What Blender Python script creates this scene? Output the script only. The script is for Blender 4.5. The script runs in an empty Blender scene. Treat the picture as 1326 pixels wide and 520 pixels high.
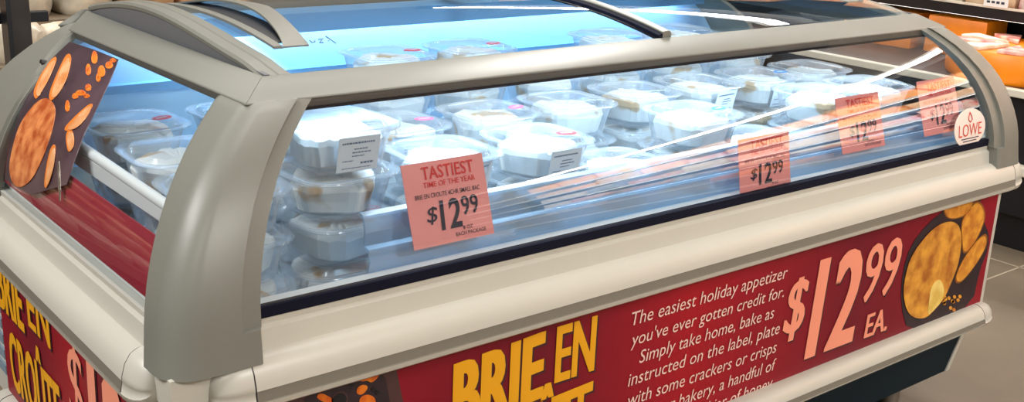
import bpy, bmesh, math, random
from mathutils import Vector, Matrix, Euler
random.seed(7)
C = bpy.context.scene.collection
SC = bpy.context.scene
# ------------------------------------------------------------------ camera
CAM = Vector((-0.48, -1.2, 1.22))
ROT = Euler((1.27157378, -0.0402512421, -0.675729081), 'XYZ')
FPX, PX, PY = 1463.42, 660.95, 259.72
cd = bpy.data.cameras.new('camera'); cam = bpy.data.objects.new('camera', cd); C.objects.link(cam)
cam.location = CAM; cam.rotation_euler = ROT
cd.sensor_width = 36.0; cd.lens = FPX / 1326 * 36; cd.clip_start = 0.02; cd.clip_end = 60
cd.shift_x = (663 - PX) / 1326; cd.shift_y = (PY - 260) / 1326
SC.camera = cam
# ------------------------------------------------------------------ exposure, world, area lights
vs = SC.view_settings
vs.view_transform = 'Standard'; vs.look = 'None'; vs.gamma = 1.0; vs.use_curve_mapping = False
vs.exposure = 0.0
SC.cycles.transparent_max_bounces = 64
SC.cycles.max_bounces = 10
SC.cycles.caustics_reflective = False; SC.cycles.caustics_refractive = False
SC.cycles.sample_clamp_indirect = 4.0
W = bpy.data.worlds.new('world'); SC.world = W; W.use_nodes = True
W.node_tree.nodes['Background'].inputs[0].default_value = (1.0, 0.96, 0.90, 1)
W.node_tree.nodes['Background'].inputs[1].default_value = 0.30
def area(name, loc, rot, sx, sy, power, col):
    l = bpy.data.lights.new(name, 'AREA'); l.shape = 'RECTANGLE'; l.size = sx; l.size_y = sy; l.energy = power; l.color = col
    o = bpy.data.objects.new(name, l); C.objects.link(o); o.location = loc; o.rotation_euler = rot; return o
WARM = (1.0, 0.965, 0.91)
area('ceiling_light_front', (-1.4, -2.9, 3.6), (math.radians(-38), math.radians(-22), 0), 1.6, 1.2, 240, WARM)
area('ceiling_light_side', (-2.6, 0.8, 3.7), (0, math.radians(-30), 0), 1.0, 2.6, 190, (1.0, 0.99, 0.97))
area('ceiling_light_over', (1.0, 0.6, 3.7), (0, 0, 0), 1.6, 1.6, 50, WARM)
def aim(loc, to): return (Vector(to) - Vector(loc)).to_track_quat('-Z', 'Y').to_euler()
area('added_aisle_fill_near', (1.5, -4.8, 3.7), aim((1.5, -4.8, 3.7), (4.3, -2.0, 0.9)), 1.6, 1.0, 260, WARM)  # added fill light, brightens the shelves mirrored in the front glass
area('added_aisle_fill_far', (3.5, 2.6, 3.7), aim((3.5, 2.6, 3.7), (4.2, -0.8, 0.8)), 1.4, 1.0, 150, WARM)  # added fill light for the island and wall case
area('ceiling_light_rear', (1.0, 3.2, 3.7), (0, 0, 0), 3.0, 1.0, 60, WARM)
for ys_ in (-4.4, -3.2, -2.0, -0.8):      # added fill spots that brighten the wall case for its reflection
    sl = bpy.data.lights.new('wall_case_fill_spot', 'SPOT'); sl.energy = 1700; sl.color = (1, 0.92, 0.8); sl.spot_size = math.radians(75); sl.spot_blend = 0.6; sl.shadow_soft_size = 0.04
    so = bpy.data.objects.new('wall_case_fill_spot', sl); C.objects.link(so); so.location = (2.7, ys_, 4.1); so.rotation_euler = aim((2.7, ys_, 4.1), (5.2, ys_ - 0.1, 1.3))
COOL = (0.60, 0.83, 1.0)

# ------------------------------------------------------------------ camera rays (to read positions on known planes)
RM = ROT.to_matrix()
def ray(x, y): return RM @ Vector(((x - PX) / FPX, -(y - PY) / FPX, -1.0))
def hit(x, y, axis, val):
    d = ray(x, y); return CAM + d * ((val - CAM[axis]) / d[axis])

# ------------------------------------------------------------------ materials
def lin(c): return tuple((v / 12.92 if v <= 0.04045 else ((v + 0.055) / 1.055) ** 2.4) for v in c)
def rgb(r, g, b): return lin((r / 255, g / 255, b / 255)) + (1.0,)
def mat(name, col, rough=0.5, metal=0.0, noise=0.0, scale=20.0, col2=None, bump=0.0, spec=0.5, stretch=None, emit=None):
    m = bpy.data.materials.new(name); m.use_nodes = True; nt = m.node_tree; b = nt.nodes['Principled BSDF']
    b.inputs['Base Color'].default_value = col; b.inputs['Roughness'].default_value = rough; b.inputs['Metallic'].default_value = metal
    b.inputs['Specular IOR Level'].default_value = spec
    if emit: b.inputs['Emission Color'].default_value = col; b.inputs['Emission Strength'].default_value = emit
    if noise or col2 or bump:
        tc = nt.nodes.new('ShaderNodeTexCoord'); n = nt.nodes.new('ShaderNodeTexNoise'); n.inputs['Scale'].default_value = scale
        n.inputs['Detail'].default_value = 5
        src = tc.outputs['Object']
        if stretch:
            mp = nt.nodes.new('ShaderNodeMapping'); mp.inputs['Scale'].default_value = stretch; nt.links.new(src, mp.inputs[0]); src = mp.outputs[0]
        nt.links.new(src, n.inputs['Vector'])
        if noise or col2:
            r = nt.nodes.new('ShaderNodeValToRGB'); r.color_ramp.elements[0].position = 0.35; r.color_ramp.elements[1].position = 0.65
            c2 = col2 or tuple(max(0, v * (1 - noise)) for v in col[:3]) + (1,)
            r.color_ramp.elements[0].color = c2; r.color_ramp.elements[1].color = col
            nt.links.new(n.outputs['Fac'], r.inputs[0]); nt.links.new(r.outputs[0], b.inputs['Base Color'])
        if bump:
            bp = nt.nodes.new('ShaderNodeBump'); bp.inputs['Strength'].default_value = bump; bp.inputs['Distance'].default_value = 0.004
            nt.links.new(n.outputs['Fac'], bp.inputs['Height']); nt.links.new(bp.outputs[0], b.inputs['Normal'])
    return m
def glass_mat(name, tint, ior=1.45, rough=0.0):
    m = bpy.data.materials.new(name); m.use_nodes = True; nt = m.node_tree; nt.nodes.clear()
    out = nt.nodes.new('ShaderNodeOutputMaterial'); mix = nt.nodes.new('ShaderNodeMixShader')
    t = nt.nodes.new('ShaderNodeBsdfTransparent'); t.inputs[0].default_value = tint
    g = nt.nodes.new('ShaderNodeBsdfGlossy'); g.inputs['Roughness'].default_value = rough
    f = nt.nodes.new('ShaderNodeFresnel'); f.inputs[0].default_value = ior
    # back faces of the pane: keep the same air-side reflectance
    geo = nt.nodes.new('ShaderNodeNewGeometry'); mul = nt.nodes.new('ShaderNodeMath'); mul.operation = 'MULTIPLY'
    inv = nt.nodes.new('ShaderNodeMath'); inv.operation = 'SUBTRACT'; inv.inputs[0].default_value = 1.0
    nt.links.new(geo.outputs['Backfacing'], inv.inputs[1]); nt.links.new(f.outputs[0], mul.inputs[0]); nt.links.new(inv.outputs[0], mul.inputs[1])
    nt.links.new(mul.outputs[0], mix.inputs[0]); nt.links.new(t.outputs[0], mix.inputs[1]); nt.links.new(g.outputs[0], mix.inputs[2]); nt.links.new(mix.outputs[0], out.inputs[0])
    return m
def plastic_mat(name, tint, white, amount, edge, rough=0.12):
    # thin clear plastic: mostly see-through, hazier and glossier where seen edge-on
    m = bpy.data.materials.new(name); m.use_nodes = True; nt = m.node_tree; nt.nodes.clear()
    out = nt.nodes.new('ShaderNodeOutputMaterial'); mix = nt.nodes.new('ShaderNodeMixShader'); mix2 = nt.nodes.new('ShaderNodeMixShader')
    t = nt.nodes.new('ShaderNodeBsdfTransparent'); t.inputs[0].default_value = tint
    d = nt.nodes.new('ShaderNodeBsdfDiffuse'); d.inputs[0].default_value = white
    g = nt.nodes.new('ShaderNodeBsdfGlossy'); g.inputs['Roughness'].default_value = rough
    lw = nt.nodes.new('ShaderNodeLayerWeight'); lw.inputs[0].default_value = 0.35
    mr = nt.nodes.new('ShaderNodeMapRange'); mr.inputs['To Min'].default_value = amount; mr.inputs['To Max'].default_value = edge
    mix2.inputs[0].default_value = 0.45
    pw = nt.nodes.new('ShaderNodeMath'); pw.operation = 'POWER'; pw.inputs[1].default_value = 1.5
    nt.links.new(lw.outputs['Facing'], pw.inputs[0]); nt.links.new(pw.outputs[0], mr.inputs[0]); nt.links.new(mr.outputs[0], mix.inputs[0])
    nt.links.new(d.outputs[0], mix2.inputs[1]); nt.links.new(g.outputs[0], mix2.inputs[2])
    nt.links.new(t.outputs[0], mix.inputs[1]); nt.links.new(mix2.outputs[0], mix.inputs[2]); nt.links.new(mix.outputs[0], out.inputs[0])
    return m
M = dict(
    grey=mat('grey_plastic', rgb(118, 118, 110), 0.40, noise=0.04, scale=6), grey_dark=mat('dark_grey_plastic', rgb(96, 98, 101), 0.55),
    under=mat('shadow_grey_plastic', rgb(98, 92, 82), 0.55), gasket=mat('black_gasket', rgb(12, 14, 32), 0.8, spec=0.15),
    cream=mat('cream_enamel', rgb(190, 187, 176), 0.36, noise=0.03, scale=3), stripe=mat('grey_bumper_insert', rgb(112, 107, 96), 0.55),
    green=mat('dark_green_panel', rgb(13, 30, 38), 0.6, noise=0.15, scale=5, spec=0.15), black=mat('black_plastic', rgb(10, 10, 16), 0.45),
    liner=mat('white_liner', rgb(205, 225, 240), 0.4), steel=mat('brushed_steel', rgb(150, 140, 130), 0.35, 0.8, noise=0.2, scale=15),
    white=mat('white_enamel', rgb(225, 226, 224), 0.35), glass=glass_mat('curved_glass', (0.955, 0.975, 0.985, 1), 2.2),
    end_glass=glass_mat('end_pane_glass', (0.955, 0.975, 0.985, 1), 1.5), lid_glass=glass_mat('lid_glass', (0.90, 0.955, 0.99, 1), 1.7),
    clear=plastic_mat('clear_tub_plastic', (0.97, 0.985, 1, 1), (0.74, 0.84, 0.94, 1), 0.05, 0.66),
    clear_lid=plastic_mat('clear_lid_plastic', (0.97, 0.985, 1, 1), (0.74, 0.84, 0.94, 1), 0.06, 0.72),
    channel=plastic_mat('blue_tinted_channel', (0.62, 0.78, 0.92, 1), (0.50, 0.68, 0.85, 1), 0.34, 0.6, 0.35),
    paper=mat('white_cheese_paper', rgb(238, 240, 238), 0.8, col2=rgb(222, 226, 226), scale=30, bump=0.25),
    crust=mat('pastry_tan', rgb(214, 188, 150), 0.7, col2=rgb(230, 214, 188), scale=25),
    label=mat('white_label_paper', rgb(214, 226, 236), 0.7), ink=mat('dark_print', rgb(40, 48, 66), 0.7), ink_blue=mat('blue_print', rgb(96, 118, 150), 0.7),
    red_dot=mat('red_sticker', rgb(222, 62, 74), 0.5), pink_dot=mat('pink_sticker', rgb(244, 130, 176), 0.5), blue_dot=mat('blue_sticker', rgb(40, 130, 205), 0.5),
    tag=mat('salmon_tag_card', rgb(226, 142, 138), 0.7), tag_red=mat('tag_red_print', rgb(204, 46, 48), 0.7), tag_ink=mat('tag_navy_print', rgb(24, 26, 48), 0.7),
    yellow=mat('sign_yellow', rgb(226, 160, 14), 0.5), peach=mat('sign_peach', rgb(238, 148, 120), 0.5), sign_text=mat('sign_pale_text', rgb(232, 196, 184), 0.5),
    sign_shadow=mat('sign_print_shadow', rgb(58, 14, 28), 0.5), maroon=mat('end_board_red', rgb(150, 30, 50), 0.5, noise=0.06, scale=4),
    board=mat('print_dark_board', rgb(42, 26, 34), 0.5, noise=0.4, scale=14), board_rim=mat('print_board_rim', rgb(70, 42, 42), 0.5),
    bake=mat('print_golden_pastry', rgb(222, 158, 56), 0.5, col2=rgb(160, 90, 22), scale=26), toast=mat('print_toast', rgb(222, 156, 52), 0.5, col2=rgb(186, 112, 30), scale=45),
    toast_edge=mat('print_toast_edge', rgb(138, 80, 22), 0.5),
    brie=mat('print_brie', rgb(236, 208, 120), 0.5, col2=rgb(214, 176, 80), scale=30), apricot=mat('print_apricot', rgb(232, 128, 20), 0.5, col2=rgb(196, 84, 14), scale=50),
    slate=mat('poster_slate', rgb(52, 38, 46), 0.35, col2=rgb(84, 64, 72), scale=10), loaf=mat('poster_loaf', rgb(216, 136, 78), 0.4, col2=rgb(164, 72, 26), scale=42),
    slice=mat('poster_bread_slice', rgb(222, 168, 120), 0.4, col2=rgb(204, 128, 68), scale=28), slice_edge=mat('poster_slice_crust', rgb(214, 118, 40), 0.4),
    floor=mat('floor_tile', rgb(118, 104, 86), 0.5, col2=rgb(100, 88, 73), scale=2.2), wall=mat('store_wall', rgb(150, 135, 115), 0.8, noise=0.1, scale=2),
    ceil=mat('store_ceiling', rgb(120, 112, 100), 0.9), cheddar=mat('orange_cheese_wax', rgb(246, 140, 16), 0.4, noise=0.2, scale=9),
    lamp=mat('lamp_diffuser', (1, 0.96, 0.9, 1), 0.5, emit=26.0), ledge=mat('pale_ledge', rgb(208, 200, 184), 0.4),
    added_shelf_strip=mat('added_strip_glow', (1, 0.95, 0.88, 1), 0.5, emit=6.5),
    vent=mat('vent_blue_grey', rgb(120, 136, 150), 0.5), inkdecal=mat('lid_decal_ink', rgb(96, 124, 150), 0.5), led=mat('led_strip', (0.66, 0.86, 1, 1), 0.5, emit=3.0),
)
def sign_mat(name, axis):   # printed red: maroon at the ends, brighter red behind the recipe text
    m = mat(name, rgb(150, 24, 38), 0.42, spec=0.2); nt = m.node_tree; b = nt.nodes['Principled BSDF']
    tc = nt.nodes.new('ShaderNodeTexCoord'); sp = nt.nodes.new('ShaderNodeSeparateXYZ'); r = nt.nodes.new('ShaderNodeValToRGB')
    nt.links.new(tc.outputs['Generated'], sp.inputs[0]); nt.links.new(sp.outputs[axis], r.inputs[0])
    e = r.color_ramp.elements; e[0].position = 0.0; e[0].color = rgb(150, 24, 38); e[1].position = 1.0; e[1].color = rgb(136, 24, 38)
    for p, c in ((0.28, rgb(104, 22, 36)), (0.46, rgb(156, 24, 36)), (0.72, rgb(108, 22, 36))):
        x = e.new(p); x.color = c
    nt.links.new(r.outputs[0], b.inputs['Base Color']); return m
M['sign_front'] = sign_mat('sign_red_print', 0)
M['sign_side'] = sign_mat('end_sign_red_print', 1)

# ------------------------------------------------------------------ mesh helpers
class MB:
    def __init__(s): s.v = []; s.f = []; s.mi = []; s.m = 0
    def add(s, vs_, fs):
        o = len(s.v); s.v += [tuple(p) for p in vs_]; s.f += [tuple(i + o for i in f) for f in fs]; s.mi += [s.m] * len(fs); return s
    def box(s, a, b, taper=0):
        x0, y0, z0 = a; x1, y1, z1 = b; t = taper
        return s.add([(x0, y0, z0), (x1, y0, z0), (x1, y1, z0), (x0, y1, z0), (x0 + t, y0 + t, z1), (x1 - t, y0 + t, z1), (x1 - t, y1 - t, z1), (x0 + t, y1 - t, z1)],
                     [(3, 2, 1, 0), (4, 5, 6, 7), (0, 1, 5, 4), (1, 2, 6, 5), (2, 3, 7, 6), (3, 0, 4, 7)])
    def rings(s, rings, cap0=True, cap1=True, close=True):
        n = len(rings[0]); vs_ = [p for r in rings for p in r]; fs = []
        for k in range(len(rings) - 1):
            for i in range(n if close else n - 1):
                j = (i + 1) % n; fs.append((k * n + i, k * n + j, (k + 1) * n + j, (k + 1) * n + i))
        if cap0: fs.append(tuple(range(n - 1, -1, -1)))
        if cap1: fs.append(tuple((len(rings) - 1) * n + i for i in range(n)))
        return s.add(vs_, fs)
    def grid(s, fn, us, vs_):
        pts = [fn(u, v) for v in vs_ for u in us]; n = len(us); fs = []
        for j in range(len(vs_) - 1):
            for i in range(n - 1): fs.append((j * n + i, j * n + i + 1, (j + 1) * n + i + 1, (j + 1) * n + i))
        return s.add(pts, fs)
    def prism(s, poly, axis, a, b):   # polygon (two remaining coords) extruded along axis
        def P(p, v):
            q = list(p); q.insert(axis, v); return tuple(q)
        return s.rings([[P(p, a) for p in poly], [P(p, b) for p in poly]])
    def tube(s, pts, r, n=10):
        rings = []; pts = [Vector(p) for p in pts]
        for i, p in enumerate(pts):
            d = (pts[min(i + 1, len(pts) - 1)] - pts[max(i - 1, 0)]).normalized()
            u = d.orthogonal().normalized() if i == 0 else (u - d * u.dot(d)).normalized()
            w = d.cross(u); rr = r[i] if isinstance(r, (list, tuple)) else r
            rings.append([p + (u * math.cos(2 * math.pi * k / n) + w * math.sin(2 * math.pi * k / n)) * rr for k in range(n)])
        return s.rings(rings)
    def mesh(s, name, mats, smooth=None, bevel=0, weld=False):
        me = bpy.data.meshes.new(name); me.from_pydata(s.v, [], s.f)
        for m in (mats if isinstance(mats, (list, tuple)) else [mats]): me.materials.append(m)
        for p, i in zip(me.polygons, s.mi): p.material_index = i
        bm = bmesh.new(); bm.from_mesh(me)
        if weld: bmesh.ops.remove_doubles(bm, verts=bm.verts, dist=1e-5)
        bmesh.ops.recalc_face_normals(bm, faces=bm.faces)
        if bevel:
            es = [e for e in bm.edges if len(e.link_faces) == 2 and e.calc_face_angle(0) > 0.5]
            bmesh.ops.bevel(bm, geom=es, offset=bevel, segments=2, profile=0.5, affect='EDGES', clamp_overlap=True)
        bm.to_mesh(me); bm.free()
        if smooth is not None:
            for p in me.polygons: p.use_smooth = True
            me.set_sharp_from_angle(angle=math.radians(smooth))
        me.update(); return me
    def build(s, name, mats, parent=None, smooth=None, bevel=0, weld=False, label=None):
        return link(name, s.mesh(name, mats, smooth, bevel, weld), parent, label)
def link(name, me, parent=None, label=None):
    o = bpy.data.objects.new(name, me); C.objects.link(o)
    if parent is not None: set_parent(o, parent)
    if label: o['label'] = label
    return o
def set_parent(o, p):
    o.parent = p; bpy.context.view_layer.update(); o.matrix_parent_inverse = p.matrix_world.inverted()
def tag(o, label, cat, group=None, kind=None):
    o['label'] = label; o['category'] = cat
    if group: o['group'] = group
    if kind: o['kind'] = kind
    return o
def empty(name, loc, label, cat, group=None):
    o = bpy.data.objects.new(name, None); C.objects.link(o); o.location = loc; o.empty_display_size = 0.05
    bpy.context.view_layer.update(); return tag(o, label, cat, group)
def struct(o): o['kind'] = 'structure'; return o
_txt = {}
def text_mesh(body, bold=0.0, shear=0.0, extrude=0.0):
    key = (body, bold, shear)
    if key in _txt: return _txt[key]
    cu = bpy.data.curves.new('t', 'FONT'); cu.body = body; cu.offset = bold; cu.shear = shear; cu.size = 1; cu.space_character = 1.0 + 1.6 * max(0, bold); cu.resolution_u = 3
    ob = bpy.data.objects.new('t', cu); C.objects.link(ob); bpy.context.view_layer.update()
    me = bpy.data.meshes.new_from_object(ob.evaluated_get(bpy.context.evaluated_depsgraph_get()))
    vs_ = [tuple(v.co) for v in me.vertices]; fs = [tuple(p.vertices) for p in me.polygons]
    bpy.data.objects.remove(ob); bpy.data.curves.remove(cu); bpy.data.meshes.remove(me)
    x0 = min(v[0] for v in vs_); x1 = max(v[0] for v in vs_); y0 = min(v[1] for v in vs_); y1 = max(v[1] for v in vs_)
    _txt[key] = ([((v[0] - x0) / (x1 - x0), (v[1] - y0) / (y1 - y0)) for v in vs_], fs, x1 - x0, y1 - y0); return _txt[key]
def put_text(mb, body, box, to3d, bold=0.0, shear=0.0, tilt=0.0, smear=0.0):
    u0, u1, v0, v1 = box; vs_, fs, w, h = text_mesh(body, bold, shear)
    n = 4 if smear else 1; nv = (Vector(to3d(u0, v0, True)) - Vector(to3d(u0, v0))) if smear else Vector()                 # heavier upright strokes: the outline repeated sideways
    for k in range(n):
        du = smear * (k / max(1, n - 1)) if smear else 0.0
        mb.add([tuple(Vector(to3d(u0 + du + (u1 - u0 - smear) * a, v0 + (v1 - v0) * b + tilt * a * (u1 - u0))) + nv * k) for a, b in vs_], fs)
def smoothpoly(pts, it=2):
    for _ in range(it):
        q = []
        for i in range(len(pts)):
            a, b = pts[i], pts[(i + 1) % len(pts)]
            q += [(a[0] * .75 + b[0] * .25, a[1] * .75 + b[1] * .25), (a[0] * .25 + b[0] * .75, a[1] * .25 + b[1] * .75)]
        pts = q
    return pts

# ------------------------------------------------------------------ the store room
mb = MB(); mb.box((-9, -9, -0.05), (6.2, 7.2, 0.0)); struct(mb.build('floor', M['floor']))
mb = MB()
for x in (-3.0, -1.5, 0.0, 1.5, 3.0, 4.5): mb.box((x - 0.003, -9, 0.0), (x + 0.003, 7, 0.0012))
for y in (-7.2, -5.7, -4.2, -2.7, -1.2, 0.42, 1.8, 3.3, 4.8): mb.box((-9, y - 0.003, 0.0), (6.2, y + 0.003, 0.0012))
mb.build('trim_1', mat('floor_joint', rgb(164, 150, 130), 0.6))['kind'] = 'structure'
mb = MB(); mb.box((-9, -9, 4.2), (6.2, 7.2, 4.3)); struct(mb.build('ceiling', M['ceil']))
mb = MB(); mb.box((6.0, -9, 0), (6.2, 7.2, 4.2)); struct(mb.build('wall_right', M['wall']))
mb = MB(); mb.box((-9, 7.0, 0), (6.2, 7.2, 4.2)); struct(mb.build('wall_back', M['wall']))

# ------------------------------------------------------------------ the display freezer
LEN, DEP = 1.95, 0.90
FZ = empty('display_freezer', (LEN / 2, DEP / 2, 0), 'grey and cream glass-topped display freezer with red holiday appetizer signs', 'freezer')
K = 0.75
def g(t):
    t = max(-0.4, min(1.15, t)); v = (1 - math.sqrt(1 - (K * t) ** 2)) / (1 - math.sqrt(1 - K * K)); return v if t >= 0 else v
TX, TY = 0.153, 0.111
def front_y(z): return TY * g(max(0, (z - 0.65) / 0.24))
def side_x(z): return TX * g(max(0, (z - 0.65) / 0.24))
def lid_z(y):
    if y > 0.56: return 0.9215 + 0.035 * (1 - ((y - 0.56) / 0.285) ** 2)
    q = max(0.0, (y - 0.16) / 0.40); return 0.9215 + 0.035 * (0.7 * q * q * (3 - 2 * q) + 0.3 * (1 - (1 - q) ** 2))
def glass_z(y): return 0.919 + 0.036 * (1 - ((y - 0.495) / 0.335) ** 2)
lin_ = lambda a, b, n: [a + (b - a) * i / (n - 1) for i in range(n)]

# base: plinth, lower skirt, body panels
b = MB(); b.box((0.16, 0.12, 0.0), (LEN - 0.16, DEP - 0.1, 0.085)); b.build('plinth', M['black'], FZ, bevel=0.004)
for x in (0.17, LEN - 0.17):
    b = MB(); b.tube([(x, 0.10, 0.0), (x, 0.10, 0.085)], 0.022, 14); b.build('foot', M['steel'], FZ, smooth=40)
b = MB()  # skirt tapers inwards towards the floor
def skirt(z): t = (0.235 - z) / 0.152; return 0.012 + 0.025 * t
b.rings([[(skirt(z), skirt(z), z), (LEN - skirt(z), skirt(z), z), (LEN - skirt(z), DEP - skirt(z), z), (skirt(z), DEP - skirt(z), z)] for z in (0.083, 0.235)])
b.build('skirt', M['green'], FZ)
def corner_post(cx, cy, sx, sy, z0, z1, w, r, out, mat_, name):
    bb = MB(); rings = []
    for z in (z0, z1):
        o = out(z); ring = [(cx + sx * (o + w), cy + sy * (o + w * 0.3))]
        for a in lin_(0, math.pi / 2, 6): ring.append((cx + sx * (o + r - r * math.sin(a)), cy + sy * (o + r - r * math.cos(a))))
        ring.append((cx + sx * (o + w * 0.3), cy + sy * (o + w)))
        ring.insert(1, (cx + sx * (o + w), cy + sy * o)); ring.insert(-1, (cx + sx * o, cy + sy * (o + w)))
        rings.append([(p[0], p[1], z) for p in ring])
    bb.rings(rings); return bb.build(name, mat_, FZ, smooth=40)
for cx, cy, sx, sy in ((0, 0, 1, 1), (LEN, 0, -1, 1), (0, DEP, 1, -1), (LEN, DEP, -1, -1)):
    corner_post(cx, cy, sx, sy, 0.083, 0.235, 0.022, 0.008, lambda z: skirt(z) - 0.003, M['cream'], 'skirt_edge')
    corner_post(cx, cy, sx, sy, 0.235, 0.6035, 0.045, 0.02, lambda z: -0.004, M['cream'], 'corner_trim')
b = MB(); b.box((0.003, 0.003, 0.235), (LEN - 0.003, DEP - 0.003, 0.56)); b.build('body', M['cream'], FZ)
# deck that closes the body above, glass base profile (cream) all round
def ring_prof(profile, name, mat_, x0=0.0, x1=LEN, y0=0.0, y1=DEP, smooth=35, label=None):
    # closed profile of (inset, z) swept round the rectangle with mitred corners
    bb = MB(); rings = []
    for d, z in profile + [profile[0]]:
        rings.append([(x0 + d, y0 + d, z), (x1 - d, y0 + d, z), (x1 - d, y1 - d, z), (x0 + d, y1 - d, z)])
    bb.rings(rings, False, False); return bb.build(name, mat_, FZ, smooth=smooth, weld=True, label=label)
ring_prof([(0.0, 0.545), (-0.014, 0.56), (-0.016, 0.605), (-0.009, 0.6095), (-0.004, 0.638), (0.001, 0.6425), (0.0, 0.651), (0.018, 0.651), (0.03, 0.60), (0.03, 0.545)], 'glass_base', M['cream'])
b = MB(); b.box((0.10, -0.0015, 0.6512), (LEN - 0.10, 0.012, 0.6655)); b.build('gasket', M['gasket'], FZ)
ring_prof([(0.016, 0.652), (0.016, 0.658), (0.05, 0.656), (0.05, 0.640)], 'inner_ledge', M['white'], smooth=20)

def bumper(axis, a, b_, side, z0, z1, y_out, name, cap0=True, cap1=True):
    """D-shaped bumper along an axis; side = coordinate of the body face, sgn = outwards"""
    at, sg = side; h = z1 - z0
    prof = [(0.0, z1), (-0.014, z1), (-0.025, z1 - 0.08 * h), (-0.033, z1 - 0.25 * h), (-0.037, z1 - 0.45 * h), (-0.0385, z1 - 0.55 * h)]
    ins = [(-0.0385, z1 - 0.55 * h), (-0.0375, z1 - 0.565 * h), (-0.040, z1 - 0.75 * h), (-0.0415, z1 - 0.765 * h)]
    low = [(-0.0415, z1 - 0.765 * h), (-0.039, z1 - 0.88 * h), (-0.026, z0), (0.0, z0)]
    full = prof + ins[1:] + low[1:]
    def P(d, z, t): return (t, at + sg * -d * -1 if False else at - sg * -d * 1, z)
    def pt(d, z, t):
        off = at + (d if sg < 0 else -d)
        return (t, off, z) if axis == 0 else (off, t, z)
    main = MB(); main.rings([[pt(d, z, t) for d, z in prof + [(-0.01, z1 - 0.55 * h)]] for t in (a, b_)])
    main.rings([[pt(d, z, t) for d, z in low + [(-0.01, z1 - 0.765 * h)]] for t in (a, b_)])
    o = main.build(name, M['cream'], FZ, smooth=35)
    st = MB(); st.rings([[pt(d, z, t) for d, z in ins + [(-0.008, z1 - 0.765 * h), (-0.008, z1 - 0.55 * h)]] for t in (a, b_)]); st.build('bumper_insert', M['stripe'], o, label='grey insert strip along the bumper')
    for t, sgn, on in ((a, -1, cap0), (b_, 1, cap1)):
        if not on: continue
        seam = MB(); zc = (z0 + z1) / 2
        seam.rings([[pt(d * 0.99, zc + (z - zc) * 0.99, tt) for d, z in full] for tt in (t, t + sgn * 0.0025)]); seam.build('cap_seam', M['black'], o)
        cp = MB(); rings = []
        for k in range(7):
            q = k / 6 * math.pi / 2 * 0.97; s_ = math.cos(q) ** 0.75; tt = t + sgn * (0.002 + 0.05 * math.sin(q))
            rings.append([pt(-0.004 + (d + 0.004) * (0.35 + 0.65 * s_) if d < -0.004 else d, zc + (z - zc) * (1.02 * (0.3 + 0.7 * s_)), tt) for d, z in full])
        cp.rings(rings); cp.build('end_cap', M['cream'], o, smooth=60)
    return o
ZB0, ZB1 = 0.541, 0.612
bumper(0, 0.085, LEN - 0.03, (0.0, -1), ZB0, ZB1, 0, 'upper_bumper', True, True)
bumper(1, 0.085, DEP - 0.06, (0.0, -1), ZB0, ZB1, 0, 'upper_bumper', True, True)
bumper(1, 0.085, DEP - 0.06, (LEN, 1), ZB0, ZB1, 0, 'upper_bumper', True, True)
bumper(0, 0.085, LEN - 0.055, (0.0, -1), 0.222, 0.270, 0, 'lower_bumper', True, True)
bumper(1, 0.085, 0.735, (0.0, -1), 0.222, 0.270, 0, 'lower_bumper', True, True)
bumper(1, 0.085, 0.735, (LEN, 1), 0.222, 0.270, 0, 'lower_bumper', True, True)
# rear vent beside the end sign
b = MB()
for k in range(9): b.box((-0.001, 0.79, 0.285 + k * 0.03), (0.004, DEP - 0.05, 0.303 + k * 0.03))
b.build('vent_grille', M['vent'], FZ)

# corner posts: curved plastic shells that lean in and narrow towards the top
def shell_post(mx, my, wx0, wx1, wy0, wy1, name):
    fx = (lambda x: LEN - x) if mx else (lambda x: x)
    yt = 0.797 if my else None
    def fy(y, t):
        if not my: return y
        return DEP + 0.018 - y * 0.45 - 0.035 * max(0, t)        # the rear posts lean less
    zs = [0.604, 0.615, 0.63, 0.648, 0.6485] + [0.65 + 0.238 * i / 10 for i in range(1, 11)] + [0.899] + ([0.901, 0.912, 0.922, 0.929] if my else [])
    prof = []
    for z in zs:
        t = (z - 0.65) / 0.24; gg = g(max(0, t)); fl = 0.014 * max(0, 1 - (z - 0.604) / 0.16) ** 1.5
        ex, ey = TX * gg - fl - 0.010, TY * gg - fl - 0.010
        r = 0.042 * (1 - 0.5 * max(0, min(1, t))) ; s = max(0, min(1, (z - 0.604) / 0.29))
        wx = wx0 + (wx1 - wx0) * s; wy = wy0 + (wy1 - wy0) * s
        if my:
            yi = 0.715 + 0.055 * max(0.0, min(1.0, (t - 0.72) / 0.28)); wy = (DEP + 0.018 - 0.035 * gg - yi) / 0.45 - ey
        if z > 0.9: wy = 0.085; ex += 1.6 * (z - 0.9)
        if z < 0.6482: ring = [(ex + wx - 0.004, ey + 0.022), (ex + wx - 0.004, ey - 0.003), (ex + wx - 0.006, ey - 0.0055), (ex + wx - 0.029, ey - 0.006)]
        else: ring = [(ex + wx, ey + 0.022), (ex + wx, ey + 0.003), (ex + wx - 0.027, ey + 0.001), (ex + wx - 0.029, ey - 0.006)]
        for a in lin_(0, math.pi / 2, 8): ring.append((ex + r - r * math.sin(a), ey - 0.006 * (1 - a / 1.5708) + r - r * math.cos(a)))
        ring += [(ex + 0.0, ey + wy - 0.014), (ex + 0.006, ey + wy - 0.010), (ex + 0.006, ey + wy), (ex + 0.022, ey + wy)]
        prof.append([(fx(x), fy(y, gg), z) for x, y in ring])
    bb = MB(); bb.rings(prof); return bb.build(name, M['grey'], FZ, smooth=32)
shell_post(False, False, 0.128, 0.095, 0.082, 0.092, 'corner_post')
shell_post(True, False, 0.128, 0.095, 0.082, 0.092, 'corner_post')
shell_post(False, True, 0.12, 0.095, 0.29, 0.215, 'corner_post')
shell_post(True, True, 0.12, 0.095, 0.29, 0.215, 'corner_post')

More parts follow.
